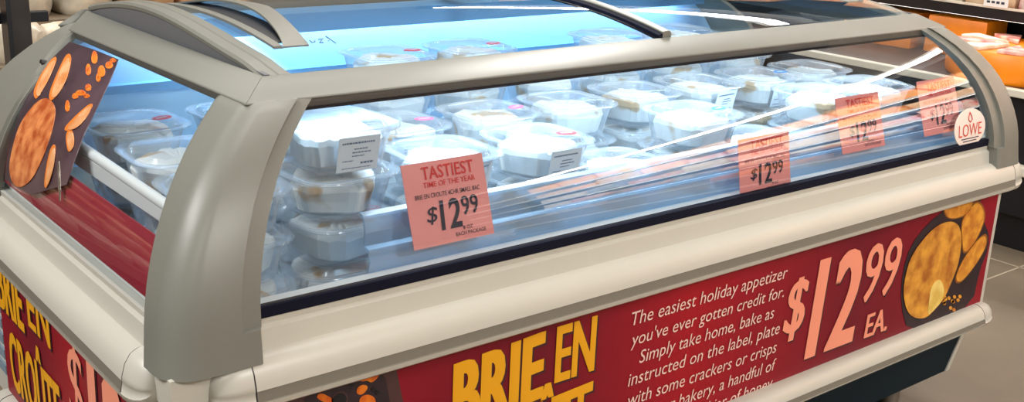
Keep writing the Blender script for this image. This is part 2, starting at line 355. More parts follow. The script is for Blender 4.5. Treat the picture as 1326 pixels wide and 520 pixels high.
# curved glass
def pane(fn, us, zs, th, name, mat_):
    bb = MB(); nu, nv = len(us), len(zs); A = [[Vector(fn(u, z)) for u in us] for z in zs]
    o_ = []
    for j in range(nv):
        row = []
        for i in range(nu):
            du = A[j][min(i + 1, nu - 1)] - A[j][max(i - 1, 0)]; dv = A[min(j + 1, nv - 1)][i] - A[max(j - 1, 0)][i]
            row.append(A[j][i] + du.cross(dv).normalized() * th)
        o_.append(row)
    v = [p for r in A for p in r] + [p for r in o_ for p in r]; N = nu * nv; f = []
    for j in range(nv - 1):
        for i in range(nu - 1):
            a = j * nu + i; f += [(a, a + 1, a + nu + 1, a + nu), (N + a, N + a + nu, N + a + nu + 1, N + a + 1)]
    for i in range(nu - 1):
        f += [(i, N + i, N + i + 1, i + 1), ((nv - 1) * nu + i, (nv - 1) * nu + i + 1, N + (nv - 1) * nu + i + 1, N + (nv - 1) * nu + i)]
    for j in range(nv - 1):
        a = j * nu; c = a + nu - 1; f += [(a, a + nu, N + a + nu, N + a), (c, N + c, N + c + nu, c + nu)]
    bb.add(v, f); return bb.build(name, mat_, FZ, smooth=50)
ZS = lin_(0.655, 0.892, 20)
front_glass = pane(lambda u, z: (0.06 + side_x(z) + u * (LEN - 0.12 - 2 * side_x(z)), 0.002 + front_y(z), z), lin_(0, 1, 13), ZS, -0.005, 'front_glass', M['glass'])
def end_y0(z): return 0.04 + front_y(z)
pane(lambda u, z: (0.002 + side_x(z), end_y0(z) + u * (0.80 - end_y0(z)), z), lin_(0, 1, 9), ZS, 0.005, 'end_glass', M['end_glass'])
pane(lambda u, z: (LEN - 0.002 - side_x(z), end_y0(z) + u * (0.80 - end_y0(z)), z), lin_(0, 1, 9), ZS, -0.005, 'end_glass', M['end_glass'])
b = MB(); b.rings([[(side_x(z) + 0.05, 0.815, z), (LEN - 0.05 - side_x(z), 0.815, z), (LEN - 0.05 - side_x(z), 0.833, z), (side_x(z) + 0.05, 0.833, z)] for z in lin_(0.645, 0.903, 12)]); b.build('rear_panel', mat('blue_liner', rgb(168, 205, 232), 0.4), FZ)

# top frame: sloping rails with mitred corners
def frame_ring(profile, name, mat_, sides=(0, 1, 2, 3)):
    for s in sides:
        bb = MB(); rings = []
        for d, z in profile + [profile[0]]:
            c = [(TX + d, TY + d, z), (LEN - TX - d, TY + d, z), (LEN - TX - d, 0.787 + 0.9 * d, z), (TX + d, 0.787 + 0.9 * d, z)]
            if s == 2: dd = 0.842 + d * 0.2; c[2] = (LEN - TX - d, dd, z); c[3] = (TX + d, dd, z)
            rings.append([c[s], c[(s + 1) % 4]])
        pts = [r for r in rings]
        n = len(profile); v = [p for r in rings[:-1] for p in r]; f = []
        for i in range(n):
            j = (i + 1) % n; f.append((2 * i, 2 * i + 1, 2 * j + 1, 2 * j))
        f.append(tuple(2 * i for i in range(n))); f.append(tuple(2 * i + 1 for i in range(n - 1, -1, -1)))
        bb.add(v, f); bb.build(name, mat_, FZ, bevel=0.0012, smooth=40)
frame_ring([(0.0, 0.896), (0.001, 0.8985), (0.046, 0.9215), (0.050, 0.9215), (0.052, 0.905), (0.004, 0.894)], 'top_rail', M['grey'])
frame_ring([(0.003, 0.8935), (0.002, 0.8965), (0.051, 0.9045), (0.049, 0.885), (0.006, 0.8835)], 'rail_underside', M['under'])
frame_ring([(0.006, 0.8832), (0.012, 0.8832), (0.014, 0.879), (0.006, 0.879)], 'top_gasket', M['gasket'], sides=(0,))

# arched gables and lid frames at both ends
for mx in (False, True):
    fx = (lambda x: LEN - x) if mx else (lambda x: x)
    ys = lin_(0.163, 0.827, 25)
    bb = MB(); poly = [(y, lid_z(y) + 0.0005) for y in ys] + [(0.827, 0.90), (0.163, 0.90)]
    bb.prism(poly, 0, fx(0.207), fx(0.214)); bb.build('gable_panel', M['grey_dark'], FZ)
    bb = MB(); sec = [(0.2055, -0.004), (0.204, 0.002), (0.208, 0.0055), (0.226, 0.006), (0.228, 0.0045), (0.230, 0.006), (0.246, 0.006), (0.2485, 0.004), (0.2485, -0.006)]
    ys2 = lin_(0.157, 0.832, 33)
    bb.rings([[(fx(x), y, lid_z(max(0.16, min(0.83, y))) + dz - 0.0085 * max(0, 1 - (y - 0.157) / 0.07)) for x, dz in sec] for y in ys2]); bb.build('lid_track', M['grey'], FZ, smooth=30)

# sliding lids
def make_lid(x0, x1, dz, name, seam):
    us = lin_(x0, x1, 3); ys = lin_(0.162, 0.828, 27)
    o = pane(lambda u, y: (u, y, glass_z(y) + dz), us, ys, 0.004, name, M['lid_glass'])
    set_parent(o, FZ)
    bb = MB()
    if seam == 'grey':
        bb.rings([[(x, y, glass_z(y) + dz + h) for x, h in ((0.968, -0.002), (0.968, 0.010), (0.972, 0.012), (0.985, 0.012), (0.989, 0.008), (0.989, -0.002))] for y in ys]); bb.build('lid_edge', M['grey'], o, smooth=30)
        bb = MB(); bb.rings([[(x, y, glass_z(y) + dz + h) for x, h in ((0.957, -0.004), (0.957, 0.006), (0.9678, 0.008), (0.9678, -0.004))] for y in ys]); bb.build('lid_seal', M['gasket'], o, smooth=30)
    return o
lid_a = make_lid(0.250, 0.960, 0.000, 'sliding_lid', None)
lid_b = make_lid(0.960, LEN - 0.250, 0.001, 'sliding_lid', 'grey')
# scooped grip moulded on the first lid
def handle(lid, mirror=False):
    fx = (lambda x: LEN - x) if mirror else (lambda x: x)
    y0, y1 = 0.250, 0.640
    bb = MB(); ys = lin_(y0, y1, 29)
    def bump(y): s = (y - y0) / (y1 - y0); return math.sin(math.pi * s) ** 0.8
    xl = 0.266
    def xr(y): return 0.322 + 0.070 * min(1.0, 1.5 * (y - y0) / (y1 - y0))
    def xlip(y): return 0.280 + 0.034 * bump(y)
    # strip along the track
    bb.rings([[(fx(x), y, glass_z(y) + h) for x, h in ((xl, 0.003), (xl, 0.007), (xl + 0.013, 0.0075), (xl + 0.014, 0.003))] for y in ys])
    # domed scoop, open towards the track
    outer = []; inner = []
    for y in ys:
        hb = 0.015 * bump(y); r0 = []; r1 = []
        for k in range(7):
            s = k / 6; x = xlip(y) + (xr(y) - xlip(y)) * s; h = 0.006 + hb * math.cos(s * math.pi / 2) ** 0.9
            r0.append((fx(x), y, glass_z(y) + h)); r1.append((fx(x), y, glass_z(y) + max(0.0035, h - 0.003)))
        outer.append(r0 + r1[::-1])
    bb.rings(outer)
    return bb.build('grip_handle', M['grey'], lid, smooth=40)
hd = handle(lid_a)
b = MB(); ys = lin_(0.27, 0.62, 21)
b.rings([[(x, y, glass_z(y) + h) for x, h in ((0.280, 0.0042), (0.280, 0.0060), (0.322, 0.0060), (0.322, 0.0042))] for y in ys]); b.build('dark_grip_plate', M['black'], hd)  # black plate standing in for the shaded hollow under the scoop
handle(lid_b, True)
# faint script-like marks on the lid
def on_lid(px, py):
    d = ray(px, py); best = None
    for i in range(400):
        y = 0.165 + 0.66 * i / 399; z = glass_z(y) + 0.0046; l = (z - CAM.z) / d.z; e = abs(CAM.y + l * d.y - y)
        if best is None or e < best[0]: best = (e, CAM + d * l)
    return best[1]
b = MB()
for st in ([(374, 50), (381, 55), (387, 59)], [(385, 52), (382, 55), (391, 56)], [(401, 52), (404, 55), (408, 54), (408, 52)], [(412, 51), (418, 50), (414, 55), (419, 55)], [(422, 47), (428, 51), (435, 56)], [(428, 51), (425, 53)]):
    b.tube([on_lid(*p) for p in st], 0.0011, 5)
b.build('script_mark', M['inkdecal'], lid_a, label='faint handwritten mark on the lid glass')

# interior: bin deck, liner, end rim, led strips
b = MB(); b.box((0.035, 0.035, 0.550), (LEN - 0.035, 0.815, 0.570)); b.build('bin_floor', M['liner'], FZ)
b = MB(); b.box((0.030, 0.030, 0.570), (0.036, 0.815, 0.66)); b.box((LEN - 0.036, 0.03, 0.57), (LEN - 0.03, 0.815, 0.66)); b.box((0.03, 0.028, 0.57), (LEN - 0.03, 0.034, 0.645)); b.build('bin_liner', M['liner'], FZ)
b = MB(); b.tube([(0.062, 0.075, 0.762), (0.062, 0.81, 0.776)], 0.008, 10); b.box((0.056, 0.07, 0.74), (0.061, 0.81, 0.762)); b.build('inner_rim', M['white'], FZ, smooth=40)
for y0_, nm in ((0.135, 'led_strip'),):
    b = MB(); b.box((0.24, y0_, 0.876), (LEN - 0.24, y0_ + 0.014, 0.883)); b.build(nm, M['led'], FZ, label='glowing cool white strip lamp')
b = MB(); b.box((0.20, 0.762, 0.868), (LEN - 0.20, 0.768, 0.905)); b.box((0.20, 0.768, 0.899), (LEN - 0.20, 0.84, 0.905)); b.box((0.12, 0.795, 0.775), (LEN - 0.12, 0.815, 0.790)); b.build('rear_lamp_cover', mat('blue_trim', rgb(110, 160, 200), 0.45), FZ)  # lip added to hide the rear strip lamp; lower rib bands the wall
area('freezer_strip_front', (LEN / 2, 0.150, 0.874), (math.radians(38), 0, 0), LEN - 0.5, 0.03, 4.0, COOL)
area('freezer_strip_rear', (LEN / 2, 0.790, 0.892), (math.radians(-20), 0, 0), LEN - 0.5, 0.03, 5.0, COOL)

# red board and food poster behind the end glass
def on_end(px, py, off):
    d = ray(px, py); best = None
    for i in range(600):
        z = 0.60 + 0.32 * i / 599; x = side_x(z) + 0.002 - off; l = (z - CAM.z) / d.z; e = abs(CAM.x + l * d.x - x)
        if best is None or e < best[0]: best = (e, CAM + d * l)
    return best[1]
def decal(poly, off, name, mat_, parent, th=0.0012, sub=True):
    """flat print lying on the curved end glass: cut to the outline, thin but solid"""
    bb = MB(); n = len(poly); cxx = sum(p[0] for p in poly) / n; cyy = sum(p[1] for p in poly) / n
    rings = []
    for s in (1.0, 0.8, 0.6, 0.4, 0.2):
        rings.append([on_end(cxx + (p[0] - cxx) * s, cyy + (p[1] - cyy) * s, off) for p in poly])
    rings2 = [[Vector((p.x + th, p.y, p.z)) for p in r] for r in rings]
    bb.rings(rings[::-1] + rings2, True, True); return bb.build(name, mat_, parent, smooth=30)
def dense(poly, n=4):
    q = []
    for i in range(len(poly)):
        a, c = poly[i], poly[(i + 1) % len(poly)]
        for k in range(n): q.append((a[0] + (c[0] - a[0]) * k / n, a[1] + (c[1] - a[1]) * k / n))
    return q
def end_quad(z0, z1, y0f, y1f, off, name, mat_, parent):
    bb = MB(); zs = lin_(z0, z1, 10)
    bb.rings([[(side_x(z) + 0.002 - off, y0f(z), z), (side_x(z) + 0.002 - off, y1f(z), z), (side_x(z) + 0.0035 - off, y1f(z), z), (side_x(z) + 0.0035 - off, y0f(z), z)] for z in zs])
    return bb.build(name, mat_, parent)
b = MB(); p_ = on_end(53, 81, 0.0122); b.tube([(p_.x - 0.0006, p_.y, p_.z), (p_.x + 0.008, p_.y, p_.z - 0.002)], 0.006, 14); b.build('screw_hole', M['black'], FZ)
end_quad(0.664, 0.742, lambda z: 0.075, lambda z: 0.80, -0.0065, 'red_end_board', M['maroon'], FZ)
end_quad(0.742, 0.80, lambda z: 0.725, lambda z: 0.80, -0.0065, 'red_end_board', M['maroon'], FZ)
poster = decal(dense([(90, 54), (120, 64), (153, 77), (142, 105), (124, 142), (108, 175), (97, 205), (86, 239), (64, 245), (41, 252), (6, 232), (9, 205), (15, 178), (24, 150), (40, 112), (62, 80)]), 0.0012, 'food_poster', M['slate'], FZ)
def pfood(pts, mat_, name, off=0.0022, parent=poster, it=2): return decal(smoothpoly(pts, it), off, name, mat_, parent, 0.0008)
pfood([(62, 126), (72, 138), (70, 158), (63, 183), (55, 205), (42, 232), (26, 244), (15, 237), (11, 216), (16, 190), (24, 163), (36, 144), (50, 129)], M['loaf'], 'printed_loaf')
for pts in ([(42, 118), (56, 90), (70, 72), (74, 76), (64, 100), (52, 120), (46, 130)], [(62, 124), (72, 98), (86, 68), (93, 72), (88, 98), (78, 118), (66, 132)], [(80, 168), (98, 149), (118, 132), (120, 138), (108, 158), (92, 170)], [(84, 172), (93, 165), (97, 186), (88, 201)], [(64, 192), (72, 184), (70, 212), (60, 246), (56, 238)]):
    pfood(pts, M['slice_edge'], 'printed_slice'); cx_ = sum(p[0] for p in pts) / len(pts); cy_ = sum(p[1] for p in pts) / len(pts)
    pfood([(cx_ + (x - cx_) * .82 + 0.8, cy_ + (y - cy_) * .86 + .8) for x, y in pts], M['slice'], 'printed_slice', 0.0032)
for (x, y, rx, ry) in ((122, 74, 4, 9), (114, 90, 3.5, 8), (131, 92, 5, 8), (141, 84, 5, 5), (104, 120, 7, 4), (114, 113, 4, 5), (97, 124, 4, 4), (146, 78, 4, 3), (87, 137, 3, 8), (112, 124, 4, 3), (127, 100, 3, 6)):
    pfood([(x + rx * math.cos(a) * (1 + .2 * math.sin(3 * a)), y + ry * math.sin(a)) for a in lin_(0, 5.5, 8)], M['apricot'], 'printed_apricot')
pfood([(74, 210), (77, 208), (79, 259), (76, 262)], M['steel'], 'printed_knife', it=1)

# ------------------------------------------------------------------ signs
def on_front(off): return lambda u, v, lift=False: (u, -off - 0.00008 * lift, v)
def on_side(off): return lambda u, v, lift=False: (-off - 0.00008 * lift, -u, v)      # u runs towards the viewer's right, i.e. -y
b = MB(); b.box((0.055, -0.0065, 0.262), (1.921, -0.003, 0.548)); fs = b.build('front_sign', M['sign_front'], FZ)
b = MB(); b.box((-0.0065, 0.055, 0.262), (-0.003, 0.760, 0.548)); ss = b.build('end_sign', M['sign_side'], FZ)
def lettering(items, to, parent, mat_, name, o1=0.0082, shadow=None):
    if shadow:
        sb = MB()
        for body, box, bold, shear, tilt, *sm in items:
            u0, u1, v0, v1 = box; put_text(sb, body, (u0 + shadow, u1 + shadow, v0 - shadow, v1 - shadow), to(o1 - 0.0008), bold, shear, tilt, *sm)
        sb.build('print_shadow', M['sign_shadow'], parent)
    bb = MB()
    for body, box, bold, shear, tilt, *sm in items: put_text(bb, body, box, to(o1), bold, shear, tilt, *sm)
    return bb.build(name, mat_, parent)
lettering([('BRIE', (0.407, 0.582, 0.400, 0.513), 0.020, 0, 0.06, 0.007), ('EN', (0.604, 0.689, 0.428, 0.524), 0.010, 0, 0.0, 0.004), ('CROÛTE', (0.425, 0.690, 0.292, 0.424), 0.016, 0, 0.05, 0.005)], on_front, fs, M['yellow'], 'lettering', shadow=0.0045)
LN = ['The easiest holiday appetizer', "you've ever gotten credit for.", 'Simply take home, bake as', 'instructed on the label, plate', 'with some crackers or crisps', 'from our bakery, a handful of', 'fruit and a small jar of honey.']
items = []
ZT = [0.507, 0.470, 0.433, 0.396, 0.358, 0.321, 0.284]
WD = [0.405, 0.398, 0.352, 0.398, 0.392, 0.400, 0.402]
for t, z, w in zip(LN, ZT, WD):
    desc = any(c in t for c in 'gpqy,'); hgt = 0.0315 if desc else 0.0245
    xc = 0.9655 + 0.004
    items.append((t, (xc - w / 2, xc + w / 2, z - hgt + 0.003, z + 0.003), -0.002, 0.14, 0.0))
lettering(items, on_front, fs, M['sign_text'], 'recipe_text')
lettering([('$', (1.178, 1.243, 0.350, 0.478), 0.004, 0.12, 0, 0.005), ('12', (1.258, 1.418, 0.297, 0.504), 0.012, 0.10, 0, 0.012), ('99', (1.428, 1.552, 0.376, 0.500), 0.0, 0.10, 0, 0.004), ('EA.', (1.456, 1.538, 0.292, 0.345), 0.006, 0.08, 0, 0.003)], on_front, fs, M['peach'], 'price_print', shadow=0.0045)
lettering([('BRIE', (-0.762, -0.615, 0.432, 0.531), 0.016, 0, 0, 0.006), ('EN', (-0.590, -0.478, 0.456, 0.536), 0.010, 0, 0, 0.004), ('CROÛTE', (-0.722, -0.452, 0.292, 0.433), 0.014, 0, 0, 0.005)], on_side, ss, M['yellow'], 'lettering', shadow=0.0045)
lettering([('$', (-0.405, -0.338, 0.352, 0.505), -0.004, 0.08, 0), ('12', (-0.320, -0.170, 0.300, 0.512), 0.012, 0.06, 0, 0.012), ('99', (-0.160, -0.072, 0.380, 0.500), -0.004, 0.06, 0)], on_side, ss, M['peach'], 'price_print', shadow=0.0045)
def fprint(pts, mat_, name, off, it=2, pix=True, parent=fs):
    poly = smoothpoly(pts, it) if it else pts
    q = [hit(x, y, 1, -off) for x, y in poly] if pix else [Vector((x, -off, z)) for x, z in poly]
    q = [Vector((min(1.9205, max(0.0565, p.x)), -off, max(0.2625, min(0.5475, p.z)))) for p in q]
    bb = MB(); bb.rings([q, [Vector((p.x, p.y + 0.0006, p.z)) for p in q]]); return bb.build(name, mat_, parent)
Z = lambda pts: [(1150 + x / 1.733, 220 + y / 1.733) for x, y in pts]
fprint(Z([(28, 300), (32, 230), (50, 170), (90, 118), (128, 90), (135, 66), (205, 50), (216, 120), (226, 140), (226, 175), (205, 225), (190, 300), (120, 330), (45, 365)]), M['board'], 'printed_board', 0.0075, 1)
for pts in ([(122, 92), (130, 68), (160, 60), (192, 52), (192, 85), (172, 105), (136, 113)], [(163, 115), (183, 82), (205, 64), (222, 98), (208, 140), (188, 175), (168, 192), (165, 160)], [(150, 238), (172, 192), (205, 150), (223, 140), (223, 170), (196, 215), (166, 252), (152, 255)]):
    pts = Z(pts); fprint(pts, M['toast_edge'], 'printed_bread', 0.0082); cx_ = sum(p[0] for p in pts) / len(pts); cy_ = sum(p[1] for p in pts) / len(pts)
    fprint([(cx_ + (x - cx_) * .92, cy_ + (y - cy_) * .92) for x, y in pts], M['toast'], 'printed_bread', 0.0088)
fprint(Z([(38, 240), (52, 192), (85, 148), (112, 123), (142, 113), (162, 125), (166, 165), (157, 215), (143, 250), (128, 285), (108, 310), (85, 333), (58, 332), (42, 316), (34, 280)]), M['bake'], 'printed_pastry', 0.0094)
fprint(Z([(96, 262), (116, 240), (128, 268), (120, 296), (103, 314), (88, 328), (92, 296)]), M['brie'], 'printed_brie', 0.0100)
for k in range(12):
    x, y = 120 + random.uniform(0, 38), 285 + random.uniform(-5, 28); fprint(Z([(x, y), (x + 6, y - 3), (x + 9, y + 4), (x + 3, y + 7)]), M['toast'], 'printed_crumb', 0.0089, 1)
# dark tray with apricots at the left of the front sign
fprint([(370, 516), (420, 492), (508, 462), (514, 480), (530, 560), (380, 560)], M['board_rim'], 'printed_tray', 0.0075, 0)
fprint([(394, 516), (430, 494), (492, 474), (500, 492), (512, 560), (400, 560)], M['board'], 'printed_tray', 0.0080, 0)
for pts in ([(460, 482), (468, 478), (478, 476), (492, 474), (493, 484), (482, 496), (476, 492), (468, 494), (461, 488)], [(462, 502), (470, 497), (478, 500), (470, 511), (462, 510)], [(410, 512), (416, 508), (430, 515), (440, 522), (430, 524), (412, 517)], [(464, 518), (472, 510), (484, 512), (488, 522), (470, 530)]):
    fprint(pts, M['apricot'], 'printed_apricot', 0.0086)
fprint([(428, 516), (434, 508), (446, 506), (452, 514), (448, 524), (432, 526)], M['board_rim'], 'printed_olive', 0.0086)
fprint([(430, 517), (435, 510), (445, 508), (450, 515), (446, 524), (434, 526)], M['black'], 'printed_olive', 0.0092)
for x, y in ((456, 497), (484, 504), (489, 508)): fprint([(x - 4, y), (x, y - 4), (x + 4, y), (x, y + 4)], M['black'], 'printed_olive', 0.0092)

# round maker's sticker on the front glass
cz, cxk = 0.698, 1.768
def on_stk(off):
    def f(u, v):
        z = v; return (u, 0.002 + front_y(z) - off, z)
    return f
b = MB(); rr = 0.041; f_ = on_stk(0.0018); rings = []
for s in (0.02, 0.4, 0.7, 1.0): rings.append([f_(cxk + rr * 1.5 * s * math.cos(a), cz + rr * s * math.sin(a)) for a in lin_(0, 2 * math.pi * 39 / 40, 40)])
rings += [[(x, y + 0.0012, z) for x, y, z in rings[-1]]]
b.rings(rings); stk = b.build('round_sticker', mat('sticker_white', rgb(236, 218, 208), 0.5), FZ, label='round white sticker with a red name and flame')
b = MB(); put_text(b, 'LOWE', (cxk - 0.045, cxk + 0.045, cz - 0.016, cz + 0.010), on_stk(0.0028), -0.006, 0); 
fl = [(0.0, 0.034), (0.006, 0.024), (0.007, 0.018), (0.0, 0.013), (-0.007, 0.018), (-0.006, 0.024)]
b.tube([on_stk(0.003)(cxk + x, cz + z) for x, z in fl + fl[:1]], 0.0009, 5); b.build('lettering', mat('sticker_red', rgb(206, 70, 52), 0.5), stk)
b = MB(); put_text(b, 'REFRIGERATION', (cxk - 0.03, cxk + 0.03, cz - 0.0265, cz - 0.0215), on_stk(0.0028), 0, 0); b.build('lettering', M['ink'], stk) if False else None
b = MB()
for zz, w in ((cz - 0.022, 0.034), (cz - 0.0275, 0.026)): b.box((cxk - w, on_stk(0.003)(0, zz)[1], zz), (cxk + w, on_stk(0.003)(0, zz)[1] + 0.0008, zz + 0.0018))
b.build('fine_print', M['ink'], stk)

# ------------------------------------------------------------------ price channel and tags
ch = MB(); prof = [(0.052, 0.655), (0.046, 0.672), (0.050, 0.690), (0.060, 0.693), (0.058, 0.712), (0.064, 0.735), (0.074, 0.738), (0.074, 0.733), (0.067, 0.730), (0.063, 0.710), (0.064, 0.690), (0.054, 0.686), (0.050, 0.672), (0.056, 0.655)]
ch.rings([[(x, y, z) for y, z in prof] for x in (0.300, 1.83)]); ch.build('price_channel', M['channel'], FZ, smooth=20)
TAGS = [((0.352, 0.492), (0.690, 0.802), 'salmon price tag reading TASTIEST TIME OF THE YEAR, leftmost in the channel', True),
        ((1.040, 1.180), (0.655, 0.757), 'salmon price tag second from left, tucked low behind the streaky glass', False),
        ((1.335, 1.475), (0.695, 0.797), 'salmon price tag third from left in the price channel', False),
        ((1.615, 1.755), (0.695, 0.803), 'salmon price tag beside the round white sticker, rightmost in the channel', False)]
for (x0, x1), (z0, z1), lab, full in TAGS:
    t = empty('price_tag', ((x0 + x1) / 2, 0.026, z0), lab, 'price tag', 'price tags in the channel')
    def at(off):
        def f(u, v):
            s = (v - z0) / (z1 - z0); ya = front_y(z0) + 0.013; yb = front_y(z1) + 0.013; return (u, ya + (yb - ya) * s - off, v)
        return f
    bb = MB(); F0, F1 = at(0), at(-0.0012)
    bb.rings([[F0(x0, z0), F0(x1, z0), F0(x1, z1), F0(x0, z1)], [F1(x0, z0), F1(x1, z0), F1(x1, z1), F1(x0, z1)]]); bb.build('card', M['tag'], t)
    w, h = x1 - x0, z1 - z0; A = at(0.0012)
    X = lambda s: x0 + w * s
    Y = lambda s: z0 + h * s
    bb = MB(); put_text(bb, 'TASTIEST', (X(.22), X(.86), Y(.795), Y(.95)), A, 0.012, 0); put_text(bb, 'TIME OF THE YEAR', (X(.22), X(.86), Y(.70), Y(.765)), A, 0.004, 0); bb.build('heading', M['tag_red'], t)
    bb = MB(); put_text(bb, 'BRIE EN CROUTE 4CHR SMALL 8AC', (X(.10), X(.90), Y(.575), Y(.63)), A, 0.002, 0)
    put_text(bb, '$', (X(.20), X(.34), Y(.26), Y(.47)), A, 0.004, 0.2); put_text(bb, '12', (X(.36), X(.62), Y(.17), Y(.53)), A, 0.022, 0.08); put_text(bb, '99', (X(.64), X(.85), Y(.30), Y(.53)), A, 0.012, 0)
    put_text(bb, '8 OZ', (X(.62), X(.74), Y(.13), Y(.175)), A, 0, 0); put_text(bb, 'EACH PACKAGE', (X(.52), X(.90), Y(.065), Y(.11)), A, 0, 0); bb.build('price_print', M['tag_ink'], t)

# ------------------------------------------------------------------ deli tubs
def rsq(h, r, n=5):   # rounded square outline
    pts = []
    for q in range(4):
        a0 = q * math.pi / 2; cx_, cy_ = [(h - r, h - r), (-h + r, h - r), (-h + r, -h + r), (h - r, -h + r)][q]
        for a in lin_(a0, a0 + math.pi / 2, n): pts.append((cx_ + r * math.cos(a), cy_ + r * math.sin(a)))
    return pts
TH = 0.070
def ring_at(h, r, z): return [(x, y, z) for x, y in rsq(h, r)]
b = MB(); b.rings([ring_at(0.046, 0.030, 0.0025), ring_at(0.056, 0.034, 0.0), ring_at(0.061, 0.036, 0.004), ring_at(0.0655, 0.038, 0.028), ring_at(0.066, 0.038, 0.030), ring_at(0.0715, 0.040, 0.056), ring_at(0.0785, 0.043, 0.0575), ring_at(0.079, 0.043, 0.0595),
                   ring_at(0.0710, 0.039, 0.0590), ring_at(0.0645, 0.036, 0.030), ring_at(0.0595, 0.034, 0.006), ring_at(0.045, 0.03, 0.004)], False, False)
b.add(ring_at(0.046, 0.030, 0.0025), [tuple(range(20))]); ME_TUB = b.mesh('tub', M['clear'], smooth=40, weld=True)
b = MB(); b.rings([ring_at(0.081, 0.044, 0.0585), ring_at(0.0825, 0.045, 0.0605), ring_at(0.0815, 0.044, 0.0625), ring_at(0.072, 0.040, 0.0625), ring_at(0.069, 0.038, 0.0605), ring_at(0.066, 0.036, 0.0610), ring_at(0.062, 0.034, 0.0685), ring_at(0.058, 0.032, 0.0695), ring_at(0.030, 0.02, 0.0697)], False, True)
ME_LID = b.mesh('lid', M['clear_lid'], smooth=35)
# brie wrapped in white paper with folded facets, pastry showing at one side
b = MB(); rings = []
rsb = random.Random(3)
fold = [rsb.uniform(-1, 1) for _ in range(36)]
for k, (z, hh, rr_) in enumerate(((0.0055, 0.050, 0.033), (0.010, 0.0565, 0.035), (0.026, 0.0600, 0.036), (0.040, 0.0640, 0.038), (0.048, 0.0610, 0.036), (0.0530, 0.050, 0.03), (0.0545, 0.030, 0.02), (0.0520, 0.010, 0.008))):
    o_ = rsq(hh, rr_, 9)
    rings.append([(x * (1 - 0.045 * (fold[i] + 1) * (0.4 if k in (0, 1) else 1) - 0.02 * rsb.random()), y * (1 - 0.045 * (fold[(i * 5) % 36] + 1) - 0.02 * rsb.random()), z + (0.005 * (rsb.random() - 0.5) if k > 2 else 0)) for i, (x, y) in enumerate(o_)])
b.rings(rings)
pm = M['paper']; nt = pm.node_tree; bs = nt.nodes['Principled BSDF']      # wrapped paper with the tan rind showing in patches
oi = nt.nodes.new('ShaderNodeObjectInfo'); tc = nt.nodes.new('ShaderNodeTexCoord'); va = nt.nodes.new('ShaderNodeVectorMath'); va.operation = 'ADD'
sc_ = nt.nodes.new('ShaderNodeVectorMath'); sc_.operation = 'SCALE'; sc_.inputs['Scale'].default_value = 7.0
cb = nt.nodes.new('ShaderNodeCombineXYZ'); nt.links.new(oi.outputs['Random'], cb.inputs[0]); nt.links.new(oi.outputs['Random'], cb.inputs[1]); nt.links.new(cb.outputs[0], sc_.inputs[0])
nt.links.new(tc.outputs['Object'], va.inputs[0]); nt.links.new(sc_.outputs[0], va.inputs[1])
nz = nt.nodes.new('ShaderNodeTexNoise'); nz.inputs['Scale'].default_value = 17; nz.inputs['Detail'].default_value = 1.5; nt.links.new(va.outputs[0], nz.inputs['Vector'])
rp = nt.nodes.new('ShaderNodeValToRGB'); rp.color_ramp.elements[0].position = 0.60; rp.color_ramp.elements[1].position = 0.66; rp.color_ramp.elements[0].color = rgb(240, 241, 238); rp.color_ramp.elements[1].color = rgb(206, 172, 130)
nt.links.new(nz.outputs['Fac'], rp.inputs[0]); nt.links.new(rp.outputs[0], bs.inputs['Base Color'])
ME_BRIE = b.mesh('wrapped_brie', M['paper'], smooth=12)
# label folded over the lid edge and down the front: paper with rows of tiny print
b = MB()
def lab_pt(u, v):  # v 0 bottom of the face .. 1 top of the face
    return (u * 1.2, -(0.0655 + 0.0105 * v) - 0.0012, 0.004 + 0.052 * v)
us = (-0.027, 0.027)
b.rings([[lab_pt(us[0], v), lab_pt(us[1], v), tuple(Vector(lab_pt(us[1], v)) + Vector((0, 0.0006, 0))), tuple(Vector(lab_pt(us[0], v)) + Vector((0, 0.0006, 0)))] for v in (0, 0.5, 1)])
b.m = 1
rows = [(0.80, -0.022, 0.020, 0.05), (0.63, -0.006, 0.012, 0.035), (0.53, -0.008, 0.016, 0.035), (0.43, -0.008, 0.008, 0.03), (0.30, -0.020, -0.006, 0.03), (0.20, 0.004, 0.021, 0.06), (0.09, -0.020, 0.018, 0.025)]
for v, a, c, hh in rows:
    u = a
    while u < c:
        w = random.uniform(0.0012, 0.0045); e = min(c, u + w)
        b.rings([[tuple(Vector(lab_pt(x, vv)) + Vector((0, -0.0005, 0))) for x in (u, e)] + [tuple(Vector(lab_pt(x, vv)) + Vector((0, -0.0001, 0))) for x in (e, u)] for vv in (v, v + hh)]); u = e + 0.001
ME_LABEL = b.mesh('label', [M['label'], M['ink_blue']])
def oval(mat_, nm):
    bb = MB(); bb.rings([[(0.018 * math.cos(a), 0.0115 * math.sin(a), z) for a in lin_(0, 2 * math.pi * 23 / 24, 24)] for z in (0.0692, 0.0702)])
    bb.m = 1
    for k in range(5): bb.box((-0.010 + k * 0.0042, -0.003, 0.0702), (-0.0075 + k * 0.0042, 0.003, 0.0705))
    return bb.mesh(nm, [mat_, M['label']])
ME_DOT = {'red': oval(M['red_dot'], 'sticker'), 'pink': oval(M['pink_dot'], 'sticker'), 'blue': oval(M['blue_dot'], 'sticker')}
DECK = 0.5702
ORD = ['first', 'second', 'third', 'fourth', 'fifth', 'sixth', 'seventh', 'eighth', 'ninth', 'tenth']
LV = {1: ['lone'], 2: ['lower', 'upper'], 3: ['bottom', 'middle', 'topmost'], 4: ['bottom', 'second lowest', 'third', 'topmost']}
def child(me, nm, root, loc=(0, 0, 0), rz=0):
    o = bpy.data.objects.new(nm, me); C.objects.link(o); o.parent = root; o.location = loc; o.rotation_euler = (0, 0, rz); return o
